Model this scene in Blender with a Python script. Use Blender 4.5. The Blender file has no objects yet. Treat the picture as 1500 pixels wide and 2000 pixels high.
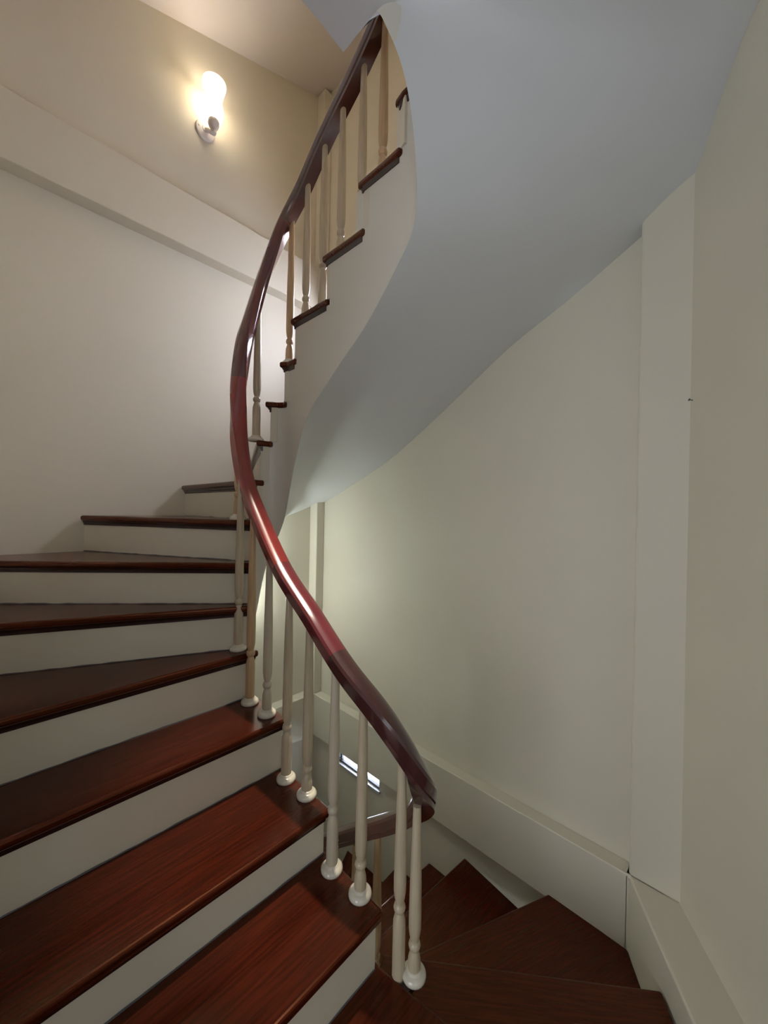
import bpy, bmesh, math, random
from mathutils import Vector, Matrix
random.seed(3)
scene = bpy.context.scene
C = scene.collection

# ------------------------------------------------------------------ camera
# axes: X runs along the left wall, Y runs along the back wall towards the left wall, Z up; the lens is at the origin
cd = bpy.data.cameras.new('camera'); cam = bpy.data.objects.new('camera', cd); C.objects.link(cam)
cd.sensor_fit = 'HORIZONTAL'; cd.sensor_width = 36.0; cd.lens = 747.3/1500*36.0
cd.clip_start = 0.02; cd.clip_end = 60
right = Vector((0.69094, -0.72265, 0.01942)); fwd = Vector((0.72280, 0.69106, -0.00115)); up = Vector((-0.01259, 0.01483, 0.99981))
cam.matrix_world = Matrix(((right.x, up.x, -fwd.x, 0), (right.y, up.y, -fwd.y, 0), (right.z, up.z, -fwd.z, 0), (0, 0, 0, 1)))
scene.camera = cam

# ------------------------------------------------------------------ world, exposure, daylight
w = bpy.data.worlds.new('world'); scene.world = w; w.use_nodes = True
bg = w.node_tree.nodes['Background']; bg.inputs[0].default_value = (0.80, 0.90, 1.0, 1); bg.inputs[1].default_value = 0.2
vs = scene.view_settings
vs.view_transform = 'Standard'; vs.look = 'None'; vs.gamma = 1.0; vs.use_curve_mapping = False; vs.exposure = -0.1

def area(name, loc, target, sx, sy, power, col):
    l = bpy.data.lights.new(name, 'AREA'); l.shape = 'RECTANGLE'; l.size = sx; l.size_y = sy; l.energy = power; l.color = col
    o = bpy.data.objects.new(name, l); C.objects.link(o); o.location = loc
    o.rotation_euler = (Vector(target)-Vector(loc)).to_track_quat('-Z', 'Y').to_euler()
    return o
# daylight from the hall behind the photographer, and from the two slit windows under the beams
area('hall_daylight', (-2.0, 0.20, -0.40), (1.2, 0.4, 0.3), 1.3, 1.5, 34, (0.88, 0.93, 1.0))
area('hall_daylight', (-0.9, -2.1, 0.2), (0.5, 1.5, 0.2), 1.4, 2.0, 13, (0.95, 0.96, 1.0))
def bulb(name, kind, loc, power, col, size, target=None, cone=None):
    l = bpy.data.lights.new(name, kind); l.energy = power; l.color = col; l.shadow_soft_size = size
    o = bpy.data.objects.new(name, l); C.objects.link(o); o.location = loc
    if target: o.rotation_euler = (Vector(target)-Vector(loc)).to_track_quat('-Z', 'Y').to_euler()
    if cone: l.spot_size = math.radians(cone); l.spot_blend = 1.0
bulb('upper_hall_lamp', 'POINT', (1.12, 0.75, 2.72), 7, (1.0, 0.80, 0.56), .10)
bulb('tread_patch_spot', 'SPOT', (0.985, 1.0, 2.80), 700, (1.0, 0.90, 0.76), .04, (0.63, 1.08, -0.95), 18)  # unseen narrow spot added to make the red lit patches on the treads
area('upper_window_daylight', (2.25, 1.85, 1.62), (1.25, 2.35, 0.75), 0.5, 0.5, 480, (0.90, 0.90, 1.0))
area('lower_window_daylight', (2.05, 1.92, -1.72), (1.5, 1.92, -1.75), 0.5, 0.2, 14, (0.86, 0.92, 1.0))
area('lower_hall_fill', (-1.6, -0.6, -3.0), (1.2, 1.6, -2.2), 1.4, 1.6, 12, (0.92, 0.95, 1.0))  # unseen fill light added to brighten the walls below the lower beam

# ------------------------------------------------------------------ materials
def mat(name, base, rough=0.6, noise=0.0, nscale=4.0, stretch=(1, 1, 1), bump=0.0, bscale=60.0, coat=0.0, spec=0.5, dark=None):
    m = bpy.data.materials.new(name); m.use_nodes = True
    nt = m.node_tree; b = nt.nodes['Principled BSDF']
    b.inputs['Roughness'].default_value = rough
    b.inputs['Specular IOR Level'].default_value = spec
    if coat: b.inputs['Coat Weight'].default_value = coat; b.inputs['Coat Roughness'].default_value = 0.12
    tc = nt.nodes.new('ShaderNodeTexCoord'); mp = nt.nodes.new('ShaderNodeMapping'); mp.inputs['Scale'].default_value = stretch
    nt.links.new(tc.outputs['Object'], mp.inputs['Vector'])
    if dark is None: dark = tuple(c*(1-noise) for c in base)
    nz = nt.nodes.new('ShaderNodeTexNoise'); nz.inputs['Scale'].default_value = nscale; nz.inputs['Detail'].default_value = 6
    nt.links.new(mp.outputs['Vector'], nz.inputs['Vector'])
    rp = nt.nodes.new('ShaderNodeValToRGB'); rp.color_ramp.elements[0].position = 0.3; rp.color_ramp.elements[1].position = 0.7
    rp.color_ramp.elements[0].color = (*dark, 1); rp.color_ramp.elements[1].color = (*base, 1)
    nt.links.new(nz.outputs['Fac'], rp.inputs['Fac']); nt.links.new(rp.outputs['Color'], b.inputs['Base Color'])
    if bump:
        n2 = nt.nodes.new('ShaderNodeTexNoise'); n2.inputs['Scale'].default_value = bscale; n2.inputs['Detail'].default_value = 4
        nt.links.new(mp.outputs['Vector'], n2.inputs['Vector'])
        bp = nt.nodes.new('ShaderNodeBump'); bp.inputs['Strength'].default_value = bump; bp.inputs['Distance'].default_value = 0.004
        nt.links.new(n2.outputs['Fac'], bp.inputs['Height']); nt.links.new(bp.outputs['Normal'], b.inputs['Normal'])
    return m
WALL = mat('cream_wall_paint', (0.68, 0.63, 0.51), 0.55, 0.04, 2.0, bump=0.12, bscale=35)
WHITE = mat('off_white_plaster', (0.66, 0.67, 0.68), 0.42, 0.03, 2.0, bump=0.10, bscale=30)
STRING = mat('string_plaster', (0.68, 0.65, 0.57), 0.38, 0.04, 3.0, bump=0.08, bscale=30)
RISER = mat('riser_paint', (0.67, 0.62, 0.50), 0.5, 0.05, 3.0, bump=0.10, bscale=25)
CEIL = mat('ceiling_paint', (0.74, 0.69, 0.66), 0.6, 0.03, 2.0, bump=0.1, bscale=35)
TREAD = mat('mahogany_tread', (0.060, 0.0095, 0.0035), 0.22, 0, 5.0, (1.2, 22, 22), bump=0.05, bscale=18, spec=0.65, dark=(0.022, 0.004, 0.002))
TREAD.node_tree.nodes['Principled BSDF'].inputs['Specular Tint'].default_value = (1.0, .42, .22, 1)   # red-stained varnish
MOULD = mat('mahogany_moulding', (0.030, 0.009, 0.008), 0.25, 0, 5.0, (1.2, 22, 22), dark=(0.02, 0.006, 0.005))
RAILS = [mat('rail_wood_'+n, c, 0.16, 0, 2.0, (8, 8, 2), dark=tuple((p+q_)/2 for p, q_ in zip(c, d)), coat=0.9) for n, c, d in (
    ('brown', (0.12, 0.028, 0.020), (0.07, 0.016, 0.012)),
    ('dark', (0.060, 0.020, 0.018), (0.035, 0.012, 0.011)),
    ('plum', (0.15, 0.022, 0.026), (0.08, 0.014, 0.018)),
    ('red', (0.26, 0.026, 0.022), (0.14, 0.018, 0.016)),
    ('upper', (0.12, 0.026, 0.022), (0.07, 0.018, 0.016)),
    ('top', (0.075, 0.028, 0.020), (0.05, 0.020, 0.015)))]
BALS = [mat('baluster_wood_'+n, c, 0.35, 0, 4.0, (30, 30, 2.5), dark=d, coat=0.15) for n, c, d in (
    ('cream', (0.54, 0.45, 0.32), (0.45, 0.37, 0.25)),
    ('pale', (0.56, 0.50, 0.38), (0.49, 0.43, 0.32)),
    ('honey', (0.54, 0.37, 0.21), (0.42, 0.28, 0.14)))]
COLLAR = mat('cream_enamel', (0.66, 0.61, 0.50), 0.22, 0.04, 6.0, coat=0.3)
LAMPW = mat('lamp_white_metal', (0.72, 0.66, 0.62), 0.35, 0.05, 8.0)
STEEL = mat('screw_steel', (0.45, 0.42, 0.40), 0.3, 0.1, 20)
DARKF = mat('window_dark_frame', (0.08, 0.08, 0.09), 0.4, 0.1, 8)
GREYF = mat('window_grey_frame', (0.42, 0.42, 0.44), 0.35, 0.05, 8)
STONE = mat('hall_floor_tile', (0.35, 0.32, 0.28), 0.4, 0.1, 3)
def glass_mat(name, col, rough, transp):
    m = bpy.data.materials.new(name); m.use_nodes = True; nt = m.node_tree; nt.nodes.clear()
    out = nt.nodes.new('ShaderNodeOutputMaterial'); mx = nt.nodes.new('ShaderNodeMixShader')
    tr = nt.nodes.new('ShaderNodeBsdfTransparent'); tl = nt.nodes.new('ShaderNodeBsdfTranslucent'); tl.inputs[0].default_value = (*col, 1)
    gl = nt.nodes.new('ShaderNodeBsdfGlossy'); gl.inputs['Roughness'].default_value = rough
    m2 = nt.nodes.new('ShaderNodeMixShader'); m2.inputs[0].default_value = 0.08
    nt.links.new(tl.outputs[0], m2.inputs[1]); nt.links.new(gl.outputs[0], m2.inputs[2])
    mx.inputs[0].default_value = transp
    nt.links.new(m2.outputs[0], mx.inputs[1]); nt.links.new(tr.outputs[0], mx.inputs[2]); nt.links.new(mx.outputs[0], out.inputs[0])
    return m
FROST = glass_mat('frosted_pane_glass', (0.9, 0.93, 1.0), 0.2, 0.25)
SHADE = glass_mat('frosted_shade_glass', (1.0, 0.97, 0.92), 0.1, 0.45)
def emit_mat(name, col, s):
    m = bpy.data.materials.new(name); m.use_nodes = True; nt = m.node_tree; nt.nodes.clear()
    out = nt.nodes.new('ShaderNodeOutputMaterial'); e = nt.nodes.new('ShaderNodeEmission')
    e.inputs[0].default_value = (*col, 1); e.inputs[1].default_value = s; nt.links.new(e.outputs[0], out.inputs[0]); return m

# ------------------------------------------------------------------ helpers
def link(name, me, m, parent=None):
    o = bpy.data.objects.new(name, me); C.objects.link(o)
    if m: me.materials.append(m)
    if parent: o.parent = parent
    return o
def from_bm(name, bm, m, parent=None, smooth=False, bevel=0, angle=40):
    bmesh.ops.recalc_face_normals(bm, faces=bm.faces)
    me = bpy.data.meshes.new(name); bm.to_mesh(me); bm.free()
    o = link(name, me, m, parent)
    if smooth:
        for p in me.polygons: p.use_smooth = True
    if bevel:
        b = o.modifiers.new('bevel', 'BEVEL'); b.width = bevel; b.segments = 3; b.limit_method = 'ANGLE'; b.angle_limit = math.radians(angle)
    return o
def smooth_by_angle(o, deg=35):
    me = o.data
    for p in me.polygons: p.use_smooth = True
    bm = bmesh.new(); bm.from_mesh(me)
    for e in bm.edges:
        if len(e.link_faces) == 2 and e.calc_face_angle(0) > math.radians(deg): e.smooth = False
    bm.to_mesh(me); bm.free()
def add_box(bm, x0, x1, y0, y1, z0, z1):
    v = [bm.verts.new((x, y, z)) for z in (z0, z1) for x, y in ((x0, y0), (x1, y0), (x1, y1), (x0, y1))]
    for f in ((3, 2, 1, 0), (4, 5, 6, 7), (0, 1, 5, 4), (1, 2, 6, 5), (2, 3, 7, 6), (3, 0, 4, 7)): bm.faces.new([v[i] for i in f])
def add_prism(bm, pts, z0, z1):
    """vertical prism; z0 / z1 may be numbers or per-point lists"""
    n = len(pts); Z0 = z0 if isinstance(z0, list) else [z0]*n; Z1 = z1 if isinstance(z1, list) else [z1]*n
    a = [bm.verts.new((p[0], p[1], Z0[i])) for i, p in enumerate(pts)]; b = [bm.verts.new((p[0], p[1], Z1[i])) for i, p in enumerate(pts)]
    bm.faces.new(a[::-1]); bm.faces.new(b)
    for i in range(n):
        j = (i+1) % n; bm.faces.new((a[i], a[j], b[j], b[i]))
def add_lathe(bm, prof, origin=(0, 0, 0), seg=20, axis=None):
    """revolve (r, h) pairs about the axis through origin"""
    M = Matrix.Translation(origin)
    if axis is not None: M = M @ Vector(axis).to_track_quat('Z', 'Y').to_matrix().to_4x4()
    rings = []
    for r, h in prof:
        if r < 1e-6: rings.append([bm.verts.new(M @ Vector((0, 0, h)))])
        else: rings.append([bm.verts.new(M @ Vector((r*math.cos(2*math.pi*k/seg), r*math.sin(2*math.pi*k/seg), h))) for k in range(seg)])
    for A, B in zip(rings, rings[1:]):
        for k in range(seg):
            j = (k+1) % seg
            if len(A) == 1 and len(B) == 1: continue
            if len(A) == 1: bm.faces.new((A[0], B[j], B[k]))
            elif len(B) == 1: bm.faces.new((A[k], A[j], B[0]))
            else: bm.faces.new((A[k], A[j], B[j], B[k]))
    for R_, rev in ((rings[0], True), (rings[-1], False)):
        if len(R_) > 1: bm.faces.new(R_[::-1] if rev else R_)
def add_tube(bm, pts, r, seg=10):
    pts = [Vector(p) for p in pts]; rings = []
    for i, p in enumerate(pts):
        t = (pts[min(i+1, len(pts)-1)]-pts[max(i-1, 0)]).normalized()
        s = t.cross(Vector((0.13, 0.31, 0.94))).normalized(); u = s.cross(t)
        rings.append([bm.verts.new(p+s*(r*math.cos(2*math.pi*k/seg))+u*(r*math.sin(2*math.pi*k/seg))) for k in range(seg)])
    for A, B in zip(rings, rings[1:]):
        for k in range(seg): bm.faces.new((A[k], A[(k+1) % seg], B[(k+1) % seg], B[k]))
    bm.faces.new(rings[0][::-1]); bm.faces.new(rings[-1])
def catmull(P, n=8):
    P = [Vector(p) for p in P]; out = []
    for i in range(len(P)-1):
        a = P[max(i-1, 0)]; b = P[i]; c = P[i+1]; d = P[min(i+2, len(P)-1)]
        for k in range(n):
            t = k/n
            out.append(0.5*((2*b)+(c-a)*t+(2*a-5*b+4*c-d)*t*t+(3*b-a-3*c+d)*t*t*t))
    out.append(P[-1]); return out
def tag(o, label, cat, group=None, kind=None):
    o['label'] = label; o['category'] = cat
    if group: o['group'] = group
    if kind: o['kind'] = kind
    return o
def empty(name, loc=(0, 0, 0)):
    o = bpy.data.objects.new(name, None); C.objects.link(o); o.location = loc; o.empty_display_size = 0.1; return o
def lerp(a, b, t): return tuple(a[i]+(b[i]-a[i])*t for i in range(len(a)))

# ------------------------------------------------------------------ the setting
XF, XW = 1.720, 1.788          # face of the lower beam / pillars, and the back wall behind it
YF, YW = 2.335, 2.425          # the same for the left wall
ZT, ZB = -1.371, -1.674        # top and underside of the lower floor beam
UT, UB = 1.789, 1.486          # and of the upper floor beam
XL = -0.14                     # outer wall of the lower flight, beside the photographer
ZLOW, ZTOP = -4.3, 3.26
def ceil_z(x): return 2.735+0.356*(x-0.543)

bm = bmesh.new(); add_prism(bm, [(XL-.12, YW), (1.93, YW), (1.93, YW+.12), (XL-.12, YW+.12)], ZLOW, [ceil_z(XL-.12), ceil_z(1.93), ceil_z(1.93), ceil_z(XL-.12)])
tag(from_bm('wall_left', bm, WALL), 'long cream wall carrying the lit wall lamp', 'wall', kind='structure')
# back wall with its two slit windows
WIN = [(1.70, 2.13, -1.80, -1.66), (1.50, 2.10, 1.08, 1.47)]
bm = bmesh.new(); ys = [0.0, 1.50, 1.70, 2.10, 2.13, YW]
for y0, y1 in zip(ys, ys[1:]):
    holes = sorted([(z0, z1) for a, b, z0, z1 in WIN if a <= y0+1e-6 and b >= y1-1e-6]); z = ZLOW
    for z0, z1 in holes: add_box(bm, XW, XW+.12, y0, y1, z, z0); z = z1
    add_box(bm, XW, XW+.12, y0, y1, z, ceil_z(XW))
tag(from_bm('wall_back', bm, WALL), 'tall plain wall under the curved soffit', 'wall', kind='structure')
# right wall turns off at an angle; its lower part stands proud and makes a ledge
n = Vector((0.517, -0.856)); d = Vector((-0.856, -0.517)); d.normalize(); n.normalize()
def on(p, t): return (p[0]+d.x*t, p[1]+d.y*t)
pu = (1.769, 0.187); u0 = on(pu, -.045); u1 = on(pu, 2.25)
pl = (1.697, 0.301); l0 = (XF, 0.312); l1 = on(pl, 2.25)
bm = bmesh.new()
add_prism(bm, [u0, u1, (u1[0]+n.x*.12, u1[1]+n.y*.12), (1.93, .10), (1.93, .22)], ZT-.02, [ceil_z(x) for x in (u0[0], u1[0], u1[0]+n.x*.12, 1.93, 1.93)])
add_prism(bm, [(XF, .33), l0, on(pl, .02), on(pl, .06), l1, (u1[0]+n.x*.12, u1[1]+n.y*.12), (1.93, .10), (1.93, .33)], ZLOW, ZT)
tag(from_bm('wall_right', bm, WALL, bevel=.008), 'angled cream wall with a projecting lower part topped by a ledge', 'wall', kind='structure')
bm = bmesh.new(); add_prism(bm, [(XL, .72), (XL, YW), (XL-.12, YW), (XL-.12, .72)], ZLOW, ceil_z(XL-.12))
tag(from_bm('wall_front', bm, WALL), 'cream wall beside the photographer along the lower flight', 'wall', kind='structure')
bm = bmesh.new(); xs = (XL-.12, 1.93)
add_prism(bm, [(xs[0], -1.3), (xs[1], -1.3), (xs[1], YW+.12), (xs[0], YW+.12)], [ceil_z(xs[0]), ceil_z(xs[1]), ceil_z(xs[1]), ceil_z(xs[0])], [ceil_z(xs[0])+.1, ceil_z(xs[1])+.1, ceil_z(xs[1])+.1, ceil_z(xs[0])+.1])
tag(from_bm('ceiling', bm, CEIL), 'pinkish sloping ceiling above the wall lamp', 'ceiling', kind='structure')
bm = bmesh.new(); add_box(bm, -3.2, 1.93, -2.6, YW+.12, ZLOW-.1, ZLOW)
tag(from_bm('floor', bm, STONE), 'floor of the storey below', 'floor', kind='structure')
def trim(k, x0, x1, y0, y1, z0, z1, label, cat, m=WALL, bev=.004):
    bm = bmesh.new(); add_box(bm, x0, x1, y0, y1, z0, z1); tag(from_bm('trim_%d' % k, bm, m, bevel=bev), label, cat, kind='structure')
trim(1, XL, XW, YF, YW, UB, UT, 'upper floor beam crossing the left wall below the lamp', 'beam')
trim(2, XF, XW, .20, YF, UB, UT, 'upper floor beam on the back wall behind the upper balusters', 'beam')
trim(3, XL, XW, YF, YW, ZB, ZT, 'lower floor beam on the left wall seen between the balusters', 'beam')
trim(4, XF, XW, .20, YF, ZB, ZT, 'lower floor beam on the back wall with a ledge on top', 'beam')
trim(5, XF, XW, YF, YW, ZT, UB, 'slim pillar in the far corner between left and back walls', 'pillar', WALL, .006)
trim(6, XF, XW, YF, YW, UT, ceil_z(XF)-.002, 'slim pillar in the far corner above the upper beam', 'pillar', WALL, .006)
trim(7, XF, 1.90, .146, .315, ZT, UB, 'broad pillar between the back wall and the angled right wall', 'pillar', WALL, .010)

def window(k, y0, y1, z0, z1, label):
    root = empty('window_%d' % k, (XW+.03, (y0+y1)/2, z0)); tag(root, label, 'window', kind='structure')
    o = Vector(root.location)
    def part(nm, boxes, m, bev=.002):
        bm = bmesh.new()
        for b in boxes: add_box(bm, b[0]-o.x, b[1]-o.x, b[2]-o.y, b[3]-o.y, b[4]-o.z, b[5]-o.z)
        return from_bm(nm, bm, m, root, bevel=bev)
    x0, x1 = XW+.004, XW+.045
    part('frame', [(x0, x1, y0, y1, z0, z0+.014), (x0, x1, y0, y1, z1-.012, z1), (x0, x1, y0, y0+.010, z0+.014, z1-.012), (x0, x1, y1-.012, y1, z0+.014, z1-.012)], DARKF)
    part('mullion', [(x0+.002, x1-.004, y1-.046, y1-.028, z0+.014, z1-.012)], DARKF)
    part('pane', [(XW+.022, XW+.026, y0+.010, y1-.012, z0+.014, z1-.012)], FROST, 0)
    part('sill', [(XW-.016, XW+.004, y0-.01, y1+.01, z0-.016, z0)], GREYF)
window(1, *WIN[0], 'bright slit window low on the back wall seen between the balusters')
window(2, *WIN[1], 'slit window in the back wall hidden behind the upper flight')

# nail in the right wall
t = 0.071; np_ = on(pu, t)
bm = bmesh.new(); ax = Vector((-n.x, -n.y, .25)); add_lathe(bm, [(0, -.002), (.0016, -.002), (.0016, .010), (.0042, .010), (.0046, .0125), (0, .0135)], (np_[0], np_[1], .41), 10, ax)
tag(from_bm('nail', bm, DARKF), 'small dark nail sticking out of the plain right wall', 'nail')

# ------------------------------------------------------------------ the stair
A1, A2 = 0.787, 0.948; CA = (A1+A2)/2; RW = (A2-A1)/2; BF, BN = 1.512, 0.825
Z = {-8: -2.704, -7: -2.529, -6: -2.354, -5: -2.179, -4: -2.004, -3: -1.829, -2: -1.654, -1: -1.479, 0: -1.304, 1: -1.129, 2: -.975, 3: -.780, 4: -.587, 5: -.405,
     6: -.228, 7: -.048, 8: .130, 9: .309, 10: .490, 11: .671, 12: .852, 13: 1.033, 14: 1.214, 15: 1.395, 16: 1.576, 17: 1.757}
# riser lines (inner end on the well, outer end on the wall)
RL = {1: ((A1, .754), (XL, .754)), 2: ((A1, .999), (XL, .999)), 3: ((A1, 1.262), (XL, 1.262)), 4: ((A1, 1.490), (XL, 1.490)),
      5: ((A1+.001, 1.522), (XL, 1.935)), 6: ((A1+.004, 1.538), (XL, 2.36)), 7: ((.806, 1.565), (.352, YW)), 8: ((.832, 1.585), (.826, YW)),
      9: ((.862, 1.592), (1.25, YW)), 10: ((.897, 1.584), (1.712, YW)), 11: ((.936, 1.535), (XW, 2.02)), 12: ((A2, 1.474), (XW, 1.60)),
      13: ((A2, 1.250), (XW, 1.28)), 14: ((A2, 1.042), (XW, 1.03)), 15: ((A2, .866), (XF, .60)), 16: ((.912, .757), (1.47, .165)), 17: ((.800, .780), (.951, -.149)),
      0: ((.806, .775), (.951, -.149)), -1: ((.930, .845), (1.465, .163)), -2: ((A2, .942), (XF, .588)), -3: ((A2, 1.128), (XW, 1.045)),
      -4: ((A2, 1.345), (XW, 1.275)), -5: ((A2, 1.480), (XW, 1.515)), -6: ((.930, 1.545), (XW, 1.965)), -7: ((.895, 1.580), (1.60, YW)), -8: ((.862, 1.592), (1.1, YW))}
OV = 0.024       # nosing overhang
TH = 0.026       # board thickness

stair = empty('staircase', (0.87, 1.15, -1.304)); SO = Vector(stair.location)
tag(stair, 'curved staircase of dark mahogany treads and cream risers climbing around the narrow well', 'staircase')
lower = empty('staircase', (1.35, 1.1, -2.7)); LO = Vector(lower.location)
tag(lower, 'dark red winding treads going down at the lower right beside the back wall', 'staircase')

# well path and helical underside -------------------------------------------------
def well_pts():
    P = []
    for b in (.76, .85, .95, 1.0, 1.1, 1.2, 1.27, 1.35, 1.42, 1.49): P.append((A1, b))
    for q in range(0, 25):
        a = math.pi-math.pi*q/24; P.append((CA+RW*math.cos(a), BF+RW*math.sin(a)))
    for b in (1.46, 1.42, 1.367, 1.30, 1.23, 1.15, 1.08, 1.0, .94, .88, .85): P.append((A2, b))
    for q in range(0, 25):
        a = -math.pi*q/24; P.append((CA+RW*math.cos(a), BN+RW*math.sin(a)))
    P += [(A1, .88), (A1, .93), (A1, .975)]
    return P
WP = well_pts()
cum = [0]
for a, b in zip(WP, WP[1:]): cum.append(cum[-1]+math.hypot(b[0]-a[0], b[1]-a[1]))
def s_of(pt): return cum[min(range(len(WP)), key=lambda q: (WP[q][0]-pt[0])**2+(WP[q][1]-pt[1])**2)]
def pchip(tab, s):
    X = [t[0] for t in tab]; Y = [t[1] for t in tab]; n_ = len(X)
    if s <= X[0]: return Y[0]
    if s >= X[-1]: return Y[-1]
    D = [(Y[q+1]-Y[q])/(X[q+1]-X[q]) for q in range(n_-1)]
    def m_(q):
        if q == 0: return D[0]
        if q == n_-1: return D[-1]
        return 0 if D[q-1]*D[q] <= 0 else 2*D[q-1]*D[q]/(D[q-1]+D[q])
    for q in range(n_-1):
        if s <= X[q+1]:
            h = X[q+1]-X[q]; t = (s-X[q])/h; t2, t3 = t*t, t*t*t
            return (2*t3-3*t2+1)*Y[q]+(t3-2*t2+t)*h*m_(q)+(-2*t3+3*t2)*Y[q+1]+(t3-t2)*h*m_(q+1)
def interp(tab, s):
    if isinstance(tab[0][1], tuple): return tuple(pchip([(a, v[c]) for a, v in tab], s) for c in range(3))
    return pchip(tab, s)
def outline_between(o0, o1):
    """wall corners between two outer points, in ascending order"""
    cs = []
    if abs(o0[0]-XL) < 1e-6 and abs(o1[1]-YW) < 1e-6: cs = [(XL, YW)]
    if abs(o0[1]-YW) < 1e-6 and abs(o1[0]-XW) < 1e-6: cs = [(XW, YW)]
    if abs(o0[0]-XF) < 1e-6 or abs(o1[0]-XF) < 1e-6:
        if max(o0[1], o1[1]) < .7: cs = [(XF+.002, .312)]
    return cs
def local_obj(name, bm, m, root, RO, ang, cx, cy, z, bevel=0, smooth=False):
    """move a bmesh built in world coordinates into a frame whose X runs along the nosing, so grain follows the board"""
    Mw = Matrix.Translation((cx, cy, z)) @ Matrix.Rotation(ang, 4, 'Z')
    bmesh.ops.transform(bm, matrix=Mw.inverted(), verts=bm.verts)
    o = from_bm(name, bm, m, root, bevel=bevel, smooth=smooth)
    o.matrix_parent_inverse = Matrix.Identity(4)
    o.location = (cx-RO.x, cy-RO.y, z-RO.z); o.rotation_euler = (0, 0, ang)
    return o
def front(k):
    i, o = RL[k]; i, o = Vector(i), Vector(o); t = (o-i).normalized()
    nrm = Vector((t.y, -t.x))
    return i, o, t, nrm
def asc_sign(k):
    i, o, t, nrm = front(k); kn = k+1 if k+1 in RL else k
    j, p, _, _ = front(kn); c = (j+p)/2-(i+o)/2
    return 1 if nrm.dot(c) < 0 else -1     # normal pointing down-stair
def build_step(k, root, RO):
    i, o, t, nrm = front(k); nrm = nrm*asc_sign(k)
    j, p, t2, n2 = front(k+1)
    z = Z[k]; inner = .011
    fi = i-t*inner+nrm*OV; fo = o+nrm*OV
    bj = j-t2*inner-(nrm*-1)*0; bp = p
    back = .012
    bj = bj-n2*asc_sign(k+1)*back; bp = p-n2*asc_sign(k+1)*back
    # keep the outer end inside the walls
    def clampw(v): return Vector((min(max(v.x, XL-.002), XW+.002), min(v.y, YW+.002)))
    edge = []
    if k >= 1:
        s0, s1 = s_of(RL[k][0]), s_of(RL[k+1][0])
        for q in range(len(WP)):
            if s0+.006 < cum[q] < s1-.006:
                T = Vector(WP[min(q+1, len(WP)-1)])-Vector(WP[q-1]); T.normalize()
                edge.append(Vector(WP[q])+Vector((T.y, -T.x))*inner)
    poly = [fi, clampw(fo)] + [Vector(c) for c in outline_between(tuple(o), tuple(p))] + [clampw(bp), bj] + edge[::-1]
    ang = math.atan2(t.y, t.x); c = (i+o)/2
    bm = bmesh.new(); add_prism(bm, [tuple(v) for v in poly], z-TH, z)
    tr = local_obj('tread', bm, TREAD, root, RO, ang, c.x, c.y, z, bevel=.0085)
    # stepped cove moulding under the nosing
    bm = bmesh.new(); prof = [(-.004, -TH-.022), (.004, -TH-.022), (.0045, -TH-.014), (.009, -TH-.010), (.0105, -TH-.004), (.017, -TH), (-.004, -TH)]
    ends = []
    for e, off in ((i-t*.004, 0), (o+t*0, 0)):
        ends.append([bm.verts.new((e.x+nrm.x*a, e.y+nrm.y*a, z+b+.0005)) for a, b in prof])
    m_ = len(prof); bm.faces.new(ends[0]); bm.faces.new(ends[1][::-1])
    for q in range(m_): bm.faces.new((ends[0][q], ends[0][(q+1) % m_], ends[1][(q+1) % m_], ends[1][q]))
    mo = local_obj('nosing_moulding', bm, MOULD, root, RO, ang, c.x, c.y, z)
    mo.parent = tr; mo.location = (0, 0, 0); mo.rotation_euler = (0, 0, 0)
    # the upper treads also carry the moulding along their inner end
    if k >= 11:
        run = [i] + [Vector(WP[q]) for q in range(len(WP)) if s0+.006 < cum[q] < s1-.006] + [j]
        bm = bmesh.new(); sec = []; ps = [(-.004, -TH-.019), (.003, -TH-.019), (.006, -TH), (-.004, -TH)]
        for q, pt in enumerate(run):
            T = (run[min(q+1, len(run)-1)]-run[max(q-1, 0)]).normalized(); Nn = Vector((T.y, -T.x))
            sec.append([bm.verts.new((pt.x+Nn.x*a, pt.y+Nn.y*a, z+b+.0005)) for a, b in ps])
        for A_, B_ in zip(sec, sec[1:]):
            for q in range(4): bm.faces.new((A_[q], A_[(q+1) % 4], B_[(q+1) % 4], B_[q]))
        bm.faces.new(sec[0]); bm.faces.new(sec[-1][::-1])
        me_ = local_obj('end_moulding', bm, MOULD, root, RO, ang, c.x, c.y, z); me_.parent = tr; me_.location = (0, 0, 0); me_.rotation_euler = (0, 0, 0)
    # riser below this tread
    zb = Z.get(k-1, z-.175)
    bm = bmesh.new(); th = .03
    add_prism(bm, [tuple(i), tuple(o), tuple(o-nrm*th), tuple(i-nrm*th)], zb, z-TH)
    ri = local_obj('riser', bm, RISER, root, RO, ang, c.x, c.y, zb)
    L_ = (o-i).length; n_ = max(6, int(L_/.03)); bm = bmesh.new(); up_, dn_ = [], []
    for q in range(n_+1):
        pt = i+t*(L_*q/n_)+nrm*.0012; hh = .0018+.003*random.random()
        up_.append(bm.verts.new((pt.x, pt.y, zb+hh))); dn_.append(bm.verts.new((pt.x+nrm.x*.002, pt.y+nrm.y*.002, zb+.0004)))
    for q in range(n_): bm.faces.new((dn_[q], dn_[q+1], up_[q+1], up_[q]))
    jl = local_obj('joint_line', bm, DARKF, root, RO, ang, c.x, c.y, zb); jl.parent = ri; jl.location = (0, 0, 0); jl.rotation_euler = (0, 0, 0)
for k in range(1, 17): build_step(k, stair, SO)
for k in range(-7, 0): build_step(k, lower, LO)
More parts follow.
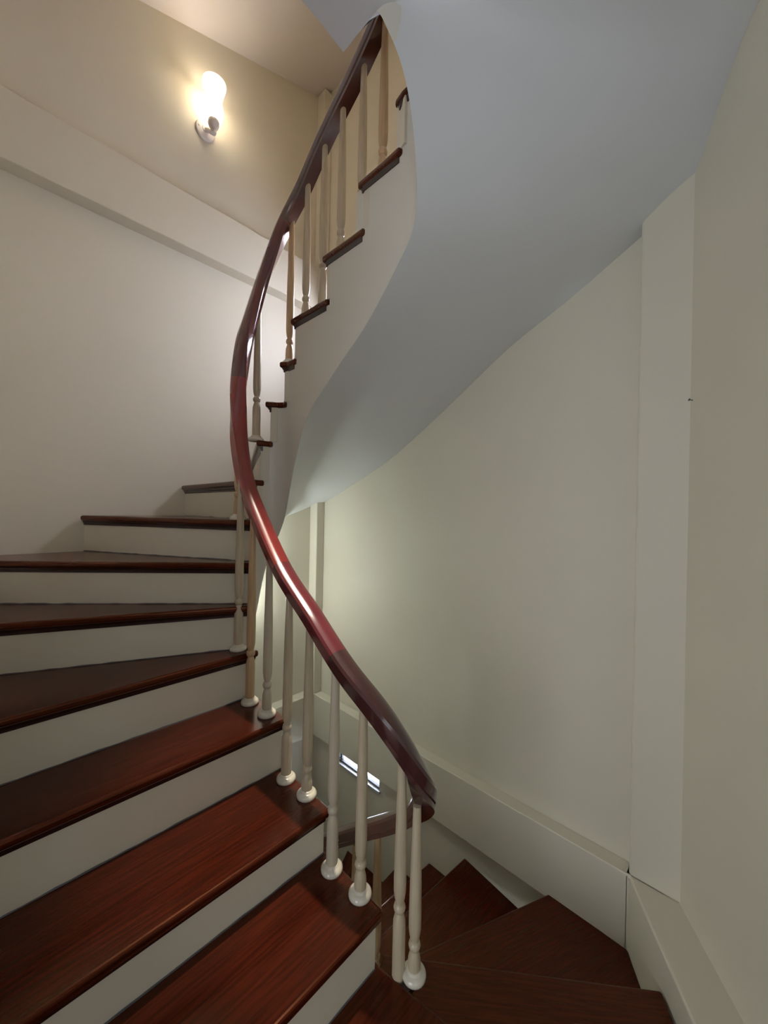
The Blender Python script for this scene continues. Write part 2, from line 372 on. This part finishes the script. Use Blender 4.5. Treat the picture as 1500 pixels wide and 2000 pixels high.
# floor-level quarter landing where the photographer stands, and the one overhead
def landing(z, kn, full, nm, m):
    i0, o0, _, _ = front(kn)
    bm = bmesh.new()
    pts = [(.803-.0, .754+.02), (.803, .751), (.951, -.149), on(pl, 2.0), (XL-1.2, -1.05), (XL-1.2, .70), (XL, .72), (XL, .754+.02)]
    add_prism(bm, pts, z-full, z); bmesh.ops.translate(bm, vec=(-SO.x, -SO.y, -SO.z), verts=bm.verts)
    o = from_bm(nm, bm, m, stair, bevel=.0085); return o
landing(Z[0], 1, TH, 'landing_board', TREAD)
bm = bmesh.new()
add_prism(bm, [(.785, .76), (.94, -.12), on(pl, 2.0), (XL-1.2, -1.05), (XL-1.2, .70), (XL, .72), (XL, .754)], Z[0]-.22, Z[0]-TH-.001)
bmesh.ops.translate(bm, vec=(-SO.x, -SO.y, -SO.z), verts=bm.verts)
from_bm('landing_slab', bm, WHITE, stair)

# underside height along the well
und = [((A1, .76), -1.56), ((A1, 1.0), -1.40), ((A1, 1.27), -1.20), ((A1, 1.49), -.96), ((.80, 1.55), -.78), ((.83, 1.58), -.56), ((.855, 1.59), -.43), ((.89, 1.585), -.27), ((.925, 1.56), -.13), ((.945, 1.53), -.05),
       ((A2, 1.46), .20), ((A2, 1.367), .40), ((A2, 1.23), .518), ((A2, 1.0), .688), ((A2, .85), .845), ((.935, .785), .93), ((.905, .755), 1.02), ((.875, .745), 1.13), ((.835, .752), 1.28), ((.80, .785), 1.405), ((A1, BN), UB), ((A1, .88), UB), ((A1, .93), UB), ((A1, .975), UB)]
UND = [(s_of(p), z) for p, z in und]; UND.sort()
# matching line on the walls
out = [((A1, .76), (XL, .76, -1.50)), ((A1, 1.0), (XL, 1.0, -1.36)), ((A1, 1.27), (XL, 1.27, -1.17)), ((A1, 1.49), (XL, 1.55, -.98)), ((.80, 1.55), (XL, YW, -.63)), ((.83, 1.58), (.50, YW, -.40)), ((.855, 1.59), (.80, YW, -.30)),
       ((.89, 1.585), (1.08, YW, -.20)), ((.925, 1.56), (1.32, YW, -.117)), ((.945, 1.53), (1.50, YW, -.052)), ((A2, 1.46), (1.72, YW, .028)), ((A2, 1.42), (XW, 2.29, .075)), ((A2, 1.367), (XW, 1.96, .206)), ((A2, 1.30), (XW, 1.70, .315)), ((A2, 1.23), (XW, 1.45, .455)), ((A2, 1.15), (XW, 1.213, .603)), ((A2, 1.0), (XW, .859, .83)),
       ((A2, .85), (XW, .577, .968)), ((.935, .785), (XW, .326, 1.11)), ((.905, .755), (XW, .20, 1.175)), ((.875, .745), (1.689, .139, 1.235)), ((.835, .752), (1.60, .085, 1.335)), ((.80, .785), (1.49, .02, 1.42)), ((A1, BN), (1.30, -.095, 1.465)), ((A1, .88), (.95, -.31, UB)), ((A1, .93), (.4, -.64, UB)), ((A1, .975), (XL-1.2, .975, UB))]
OUT = [(s_of(p), z) for p, z in out]; OUT.sort(key=lambda x: x[0])
bm = bmesh.new(); NR = 14; rows = []
M = 220; S1 = cum[-1]
def path_at(s):
    for q in range(len(cum)-1):
        if s <= cum[q+1]+1e-9:
            t = (s-cum[q])/(cum[q+1]-cum[q]); return lerp(WP[q], WP[q+1], t)
    return WP[-1]
svals = sorted(set([round(S1*q/M, 5) for q in range(M+1)]))
def smooth_tab(fn, s, h=.012): return [fn(max(0, min(S1, s+e))) for e in (-h, -h/2, 0, h/2, h)]
def und_z(s): v = smooth_tab(lambda x: interp(UND, x), s); return sum(v)/5
def out_p(s): v = smooth_tab(lambda x: interp(OUT, x), s); return tuple(sum(c[q] for c in v)/5 for q in range(3))
for s in svals:
    p = path_at(s); z0 = und_z(s); w_ = out_p(s)
    row = []
    for q in range(NR+1):
        t = q/NR
        row.append(bm.verts.new((p[0]+(w_[0]-p[0])*t-SO.x, p[1]+(w_[1]-p[1])*t-SO.y, z0+(w_[2]-z0)*t-SO.z)))
    rows.append(row)
for _ in range(40):                        # ease the fan of rulings around the near bend
    zs = [[v.co.z for v in r_] for r_ in rows]
    for q0 in range(int(M*.62), len(rows)-1):
        for q in range(1, NR):
            wgt = min(1, q/3)
            rows[q0][q].co.z = zs[q0][q]*(1-.5*wgt)+(zs[q0-1][q]+zs[q0+1][q])*.25*wgt
for A, B in zip(rows, rows[1:]):
    for q in range(NR): bm.faces.new((A[q], A[q+1], B[q+1], B[q]))
so = from_bm('soffit', bm, WHITE, stair, smooth=True)
so['label'] = 'smooth white curved underside of the stair'
# inner string: follows the steps above and the soffit below
ss = {k: s_of(RL[k][0]) for k in range(1, 18)}
steps = sorted(ss.items(), key=lambda x: x[1])
def top_z(s):
    k0 = 0
    for k, v in steps:
        if s >= v-1e-6: k0 = max(k0, k)
    return Z[k0]-TH
cuts = sorted(set(svals+[round(v, 5) for v in ss.values()]))
bm = bmesh.new()
for s0, s1 in zip(cuts, cuts[1:]):
    p, r_ = path_at(s0), path_at(s1); zt = top_z((s0+s1)/2)
    za, zb = und_z(s0), und_z(s1)
    if zt < max(za, zb)+.01: continue
    q = [bm.verts.new((x-SO.x, y-SO.y, zz-SO.z)) for x, y, zz in ((p[0], p[1], za), (r_[0], r_[1], zb), (r_[0], r_[1], zt), (p[0], p[1], zt))]
    bm.faces.new(q)
bmesh.ops.remove_doubles(bm, verts=bm.verts, dist=1e-5)
st = from_bm('string', bm, STRING, stair, smooth=True); smooth_by_angle(st, 50)
st['label'] = 'cream inner string of the upper flight, curved at both ends'
# landing slab overhead
bm = bmesh.new()
add_prism(bm, [(A1, .825), (A1, .975), (XL-1.2, .975), (XL-1.2, -1.0), (-.10, -.96), (1.36, -.06)], UB+.012, Z[17]-TH)
bmesh.ops.translate(bm, vec=(-SO.x, -SO.y, -SO.z), verts=bm.verts)
o = from_bm('landing_slab', bm, WHITE, stair); o['label'] = 'flat white underside of the landing overhead'
bm = bmesh.new(); add_prism(bm, [(A1+.01, .80), (A1+.01, .985), (XL-1.2, .985), (XL-1.2, -1.0), (-.10, -.96), (1.36, -.06), (.951, -.149)], Z[17]-TH+.001, Z[17])
bmesh.ops.translate(bm, vec=(-SO.x, -SO.y, -SO.z), verts=bm.verts)
from_bm('landing_board', bm, TREAD, stair, bevel=.006)
# string and underside of the lower flight
lowp = [((.806, .775), -1.70), ((.87, .75), -1.80), ((.93, .79), -1.95), ((A2, .95), -2.10), ((A2, 1.13), -2.25), ((A2, 1.34), -2.42), ((A2, 1.49), -2.60), ((.93, 1.55), -2.80), ((.895, 1.58), -3.0), ((.862, 1.592), -3.2)]
bm = bmesh.new(); lk = [0, -1, -1, -2, -3, -4, -5, -6, -7, -8]
for q in range(len(lowp)-1):
    (p, za), (r_, zb) = lowp[q], lowp[q+1]; zt = Z[lk[q]]-TH if q else Z[-1]-TH
    if q >= 2: zt = Z[lk[q+1]+0]-TH
    v = [bm.verts.new((x-LO.x, y-LO.y, zz-LO.z)) for x, y, zz in ((p[0], p[1], za), (r_[0], r_[1], zb), (r_[0], r_[1], zt), (p[0], p[1], zt))]
    bm.faces.new(v)
o = from_bm('string', bm, STRING, lower); sl = o.modifiers.new('solid', 'SOLIDIFY'); sl.thickness = .02; sl.offset = 0

# ------------------------------------------------------------------ railing
rail = empty('stair_railing', (0.853, 0.664, -1.304)); RO = Vector(rail.location)
tag(rail, 'winding dark red mahogany handrail on slim cream turned balusters', 'railing')
PATH = [(.970, 1.55, -1.62), (.970, 1.38, -1.47), (.970, 1.25, -1.36), (.970, 1.133, -1.265), (.970, 1.026, -1.178), (.970, .898, -1.080), (.962, .815, -1.01), (.945, .745, -.945), (.913, .685, -.862), (.875, .656, -.790), (.842, .668, -.710), (.808, .705, -.630), (.780, .770, -.555),
        (.767, .870, -.490), (.765, .975, -.415), (.765, 1.060, -.350), (.765, 1.211, -.250), (.765, 1.326, -.142), (.765, 1.443, -.012), (.763, 1.51, .07), (.759, 1.548, .15), (.750, 1.577, .280), (.750, 1.597, .43),
        (.762, 1.616, .581), (.788, 1.634, .744), (.815, 1.641, .840), (.857, 1.641, 1.0), (.905, 1.622, 1.173), (.952, 1.582, 1.335), (.982, 1.49, 1.450), (.985, 1.377, 1.549), (.985, 1.267, 1.622), (.985, 1.164, 1.683), (.985, 1.075, 1.746), (.983, 1.0, 1.80), (.970, .92, 1.86), (.935, .85, 1.92)]
FULL = catmull(PATH, 8)
for _ in range(12):
    FULL = [FULL[0]]+[(FULL[q-1]+FULL[q]*2+FULL[q+1])/4 for q in range(1, len(FULL)-1)]+[FULL[-1]]
PROF = [(-.027, -.028), (.027, -.028), (.0285, -.016), (.0325, -.012), (.0345, .002), (.0345, .013), (.029, .021), (.015, .0265), (0, .028), (-.015, .0265), (-.029, .021), (-.0345, .013), (-.0345, .002), (-.0325, -.012), (-.0285, -.016)]
def rail_piece(i0, i1, m, lab):
    bm = bmesh.new(); rings = []
    for q in range(i0, i1+1):
        T = (FULL[min(q+1, len(FULL)-1)]-FULL[max(q-1, 0)]).normalized()
        a0 = FULL[max(q-5, 0)]; a1 = FULL[min(q+5, len(FULL)-1)]; H = Vector((a1.x-a0.x, a1.y-a0.y, 0)).normalized()
        S = Vector((-H.y, H.x, 0)); S = (S-T*S.dot(T)).normalized(); U = T.cross(S)
        if U.z < 0: U = -U
        rings.append([bm.verts.new(FULL[q]+S*(x*.96)+U*y-RO) for x, y in PROF])
    n_ = len(PROF)
    for A, B in zip(rings, rings[1:]):
        for k in range(n_): bm.faces.new((A[k], A[(k+1) % n_], B[(k+1) % n_], B[k]))
    bm.faces.new(rings[0][::-1]); bm.faces.new(rings[-1])
    o = from_bm('handrail', bm, m, rail); smooth_by_angle(o, 26); o['label'] = lab
def near(z0, lo, hi): return min(range(lo, hi), key=lambda q: abs(FULL[q].z-z0))
NPT = len(FULL)-1
j1 = near(-.865, 0, NPT); j2 = near(-.455, 0, NPT); j3 = near(-.205, 0, NPT); j4 = near(.56, 0, NPT); j5 = near(1.33, 0, NPT)
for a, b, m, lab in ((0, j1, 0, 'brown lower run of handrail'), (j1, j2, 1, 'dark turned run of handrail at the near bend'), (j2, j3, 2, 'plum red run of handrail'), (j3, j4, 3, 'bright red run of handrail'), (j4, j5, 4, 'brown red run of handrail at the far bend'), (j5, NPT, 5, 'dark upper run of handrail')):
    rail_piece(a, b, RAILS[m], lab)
for zz in (-1.238, -1.262):
    bm = bmesh.new(); add_lathe(bm, [(0, 0), (.004, 0), (.0035, .003), (0, .004)], (.968-.0315-RO.x, 1.10-RO.y, zz-RO.z), 10, (-1, 0, 0)); from_bm('screw', bm, STEEL, rail)

FOOT = None
def baluster(x, y, z, ztop, ring, m, collar=True):
    """turned baluster: plain lower shaft, bead, long taper; a child collar at the foot"""
    L = ztop-z; r = ring
    prof = [(.0185, 0), (.0180, r-.055), (.0172, r-.036), (.0130, r-.019), (.0112, r-.015), (.0112, r-.012), (.0150, r-.009), (.0172, r), (.0150, r+.009), (.0112, r+.012), (.0112, r+.016),
            (.0145, r+.026), (.0172, r+.045), (.0178, r+.075), (.0165, r+(L-r)*.45), (.0135, r+(L-r)*.75), (.0112, L)]
    if r < .1: prof[1] = (.0182, max(.02, r-.052))
    bm = bmesh.new(); add_lathe(bm, prof, (0, 0, 0), 20)
    o = from_bm('baluster', bm, m, rail, smooth=True); o.location = (x-RO.x, y-RO.y, z-RO.z)
    smooth_by_angle(o, 50)
    if m is BALS[2]: o['label'] = 'honey-toned baluster'
    global FOOT
    if not collar: return o
    if FOOT is None:
        bm = bmesh.new(); add_lathe(bm, [(.0335, 0), (.0345, .005), (.0335, .011), (.029, .016), (.024, .0185), (.0225, .019), (.0215, .024), (.018, .025)], (0, 0, 0), 24)
        f = from_bm('foot_collar', bm, COLLAR, o, smooth=True); FOOT = f
    else:
        f = FOOT.copy(); C.objects.link(f); f.parent = o
    return o
B = [(.853, .664, 0, -.825, .088, 0), (.825, .698, 0, -.70, .19, 0), (.779, .812, 1, -.505, .092, 0), (.770, .933, 1, -.425, .19, 1), (.786-.012, 1.08, 2, -.335, .092, 0), (.779-.012, 1.197, 2, -.255, .19, 0),
     (.752, 1.314, 3, -.165, .115, 1), (.749, 1.442, 3, -.03, .20, 2), (.739, 1.532, 4, .12, .20, 0), (.762, 1.606, 7, .50, .11, 2),
     (.854, 1.633, 9, .95, .19, 0), (.974, 1.560, 11, 1.37, .11, 2), (.986, 1.453, 12, 1.48, .092, 0), (.986, 1.332, 12, 1.565, .19, 0), (.986, 1.215, 13, 1.64, .092, 0), (.986, 1.094, 13, 1.72, .19, 0), (.986, .984, 14, 1.79, .092, 2),
     (.970, .926, -2, -1.125, .092, 2), (.970, 1.039, -3, -1.235, .19, 2), (.970, 1.156, -3, -1.32, .092, 0), (.970, 1.28, -4, -1.42, .19, 0)]
for x, y, k, zt, rg, m in B:
    low = (x, k) == (.825, 0)          # this one is fixed to the side of the landing, below its edge
    baluster(x, y, Z[k]-(.10 if low else 0), zt, rg+(.10 if low else 0), BALS[m], not low)
# small dark brackets carry the two feet that stand clear of the landing edge
for x, y in ((.853, .664), (.825, .698)):
    bm = bmesh.new(); add_box(bm, .76-RO.x, x+.012-RO.x, y-.012-RO.y, y+.012-RO.y, Z[0]-.024-RO.z, Z[0]-.001-RO.z); from_bm('bracket', bm, MOULD, rail, bevel=.003)

# ------------------------------------------------------------------ wall lamps
def wall_lamp(x, z, col, watt, ecol, label):
    root = empty('wall_lamp', (x, YW, z)); tag(root, label, 'lamp')
    bm = bmesh.new(); add_lathe(bm, [(0, 0), (.056, 0), (.058, .006), (.054, .014), (.030, .020), (.022, .020), (.020, .024), (0, .024)], (0, 0, 0), 32, (0, -1, 0))
    o = from_bm('backplate', bm, LAMPW, root, smooth=True); smooth_by_angle(o, 40)
    for sx in (-1, 1):
        bm = bmesh.new(); add_lathe(bm, [(0, .014), (.006, .014), (.005, .019), (0, .020)], (sx*.040, 0, 0), 10, (0, -1, 0)); s = from_bm('screw', bm, STEEL, o)
    bm = bmesh.new(); add_tube(bm, catmull([(0, -.018, 0), (.004, -.050, -.022), (.009, -.080, -.052), (.012, -.098, -.058), (.012, -.100, -.040)], 6), .0115, 12)
    a = from_bm('arm', bm, LAMPW, root, smooth=True)
    bm = bmesh.new(); add_lathe(bm, [(0, -.030), (.014, -.026), (.018, -.014), (.013, -.002), (.015, .006), (.026, .014), (.031, .028), (.031, .046), (.025, .054), (0, .054)], (.012, -.100, -.046), 24)
    c = from_bm('lamp_holder', bm, LAMPW, root, smooth=True); smooth_by_angle(c, 50)
    pr = [(.026, .006), (.044, .014), (.054, .038), (.055, .062), (.049, .095), (.045, .115), (.046, .140), (.053, .172), (.061, .198), (.066, .222)]
    bm = bmesh.new(); add_lathe(bm, pr+[(r-.002, h) for r, h in reversed(pr)], (.012, -.100, 0), 32)
    from_bm('glass_shade', bm, SHADE, root, smooth=True)
    bm = bmesh.new(); add_lathe(bm, [(0, .008), (.012, .010), (.013, .028), (.022, .052), (.026, .074), (.023, .096), (.012, .110), (0, .114)], (.012, -.100, 0), 20)
    from_bm('bulb', bm, emit_mat('bulb_glow', ecol, 8), root, smooth=True)
    l = bpy.data.lights.new('bulb_light', 'POINT'); l.energy = watt; l.color = col; l.shadow_soft_size = .045
    lo = bpy.data.objects.new('bulb_light', l); C.objects.link(lo); lo.parent = root; lo.location = (.012, -.100, .165)
wall_lamp(.898, 2.285, (1.0, .84, .62), 4, (1.0, .93, .80), 'lit white wall lamp with an upright glass shade on the left wall')
wall_lamp(1.10, -.72, (.90, 1.0, .98), 26, (.95, 1.0, 1.0), 'wall lamp under the far turn hidden behind the lower flight')
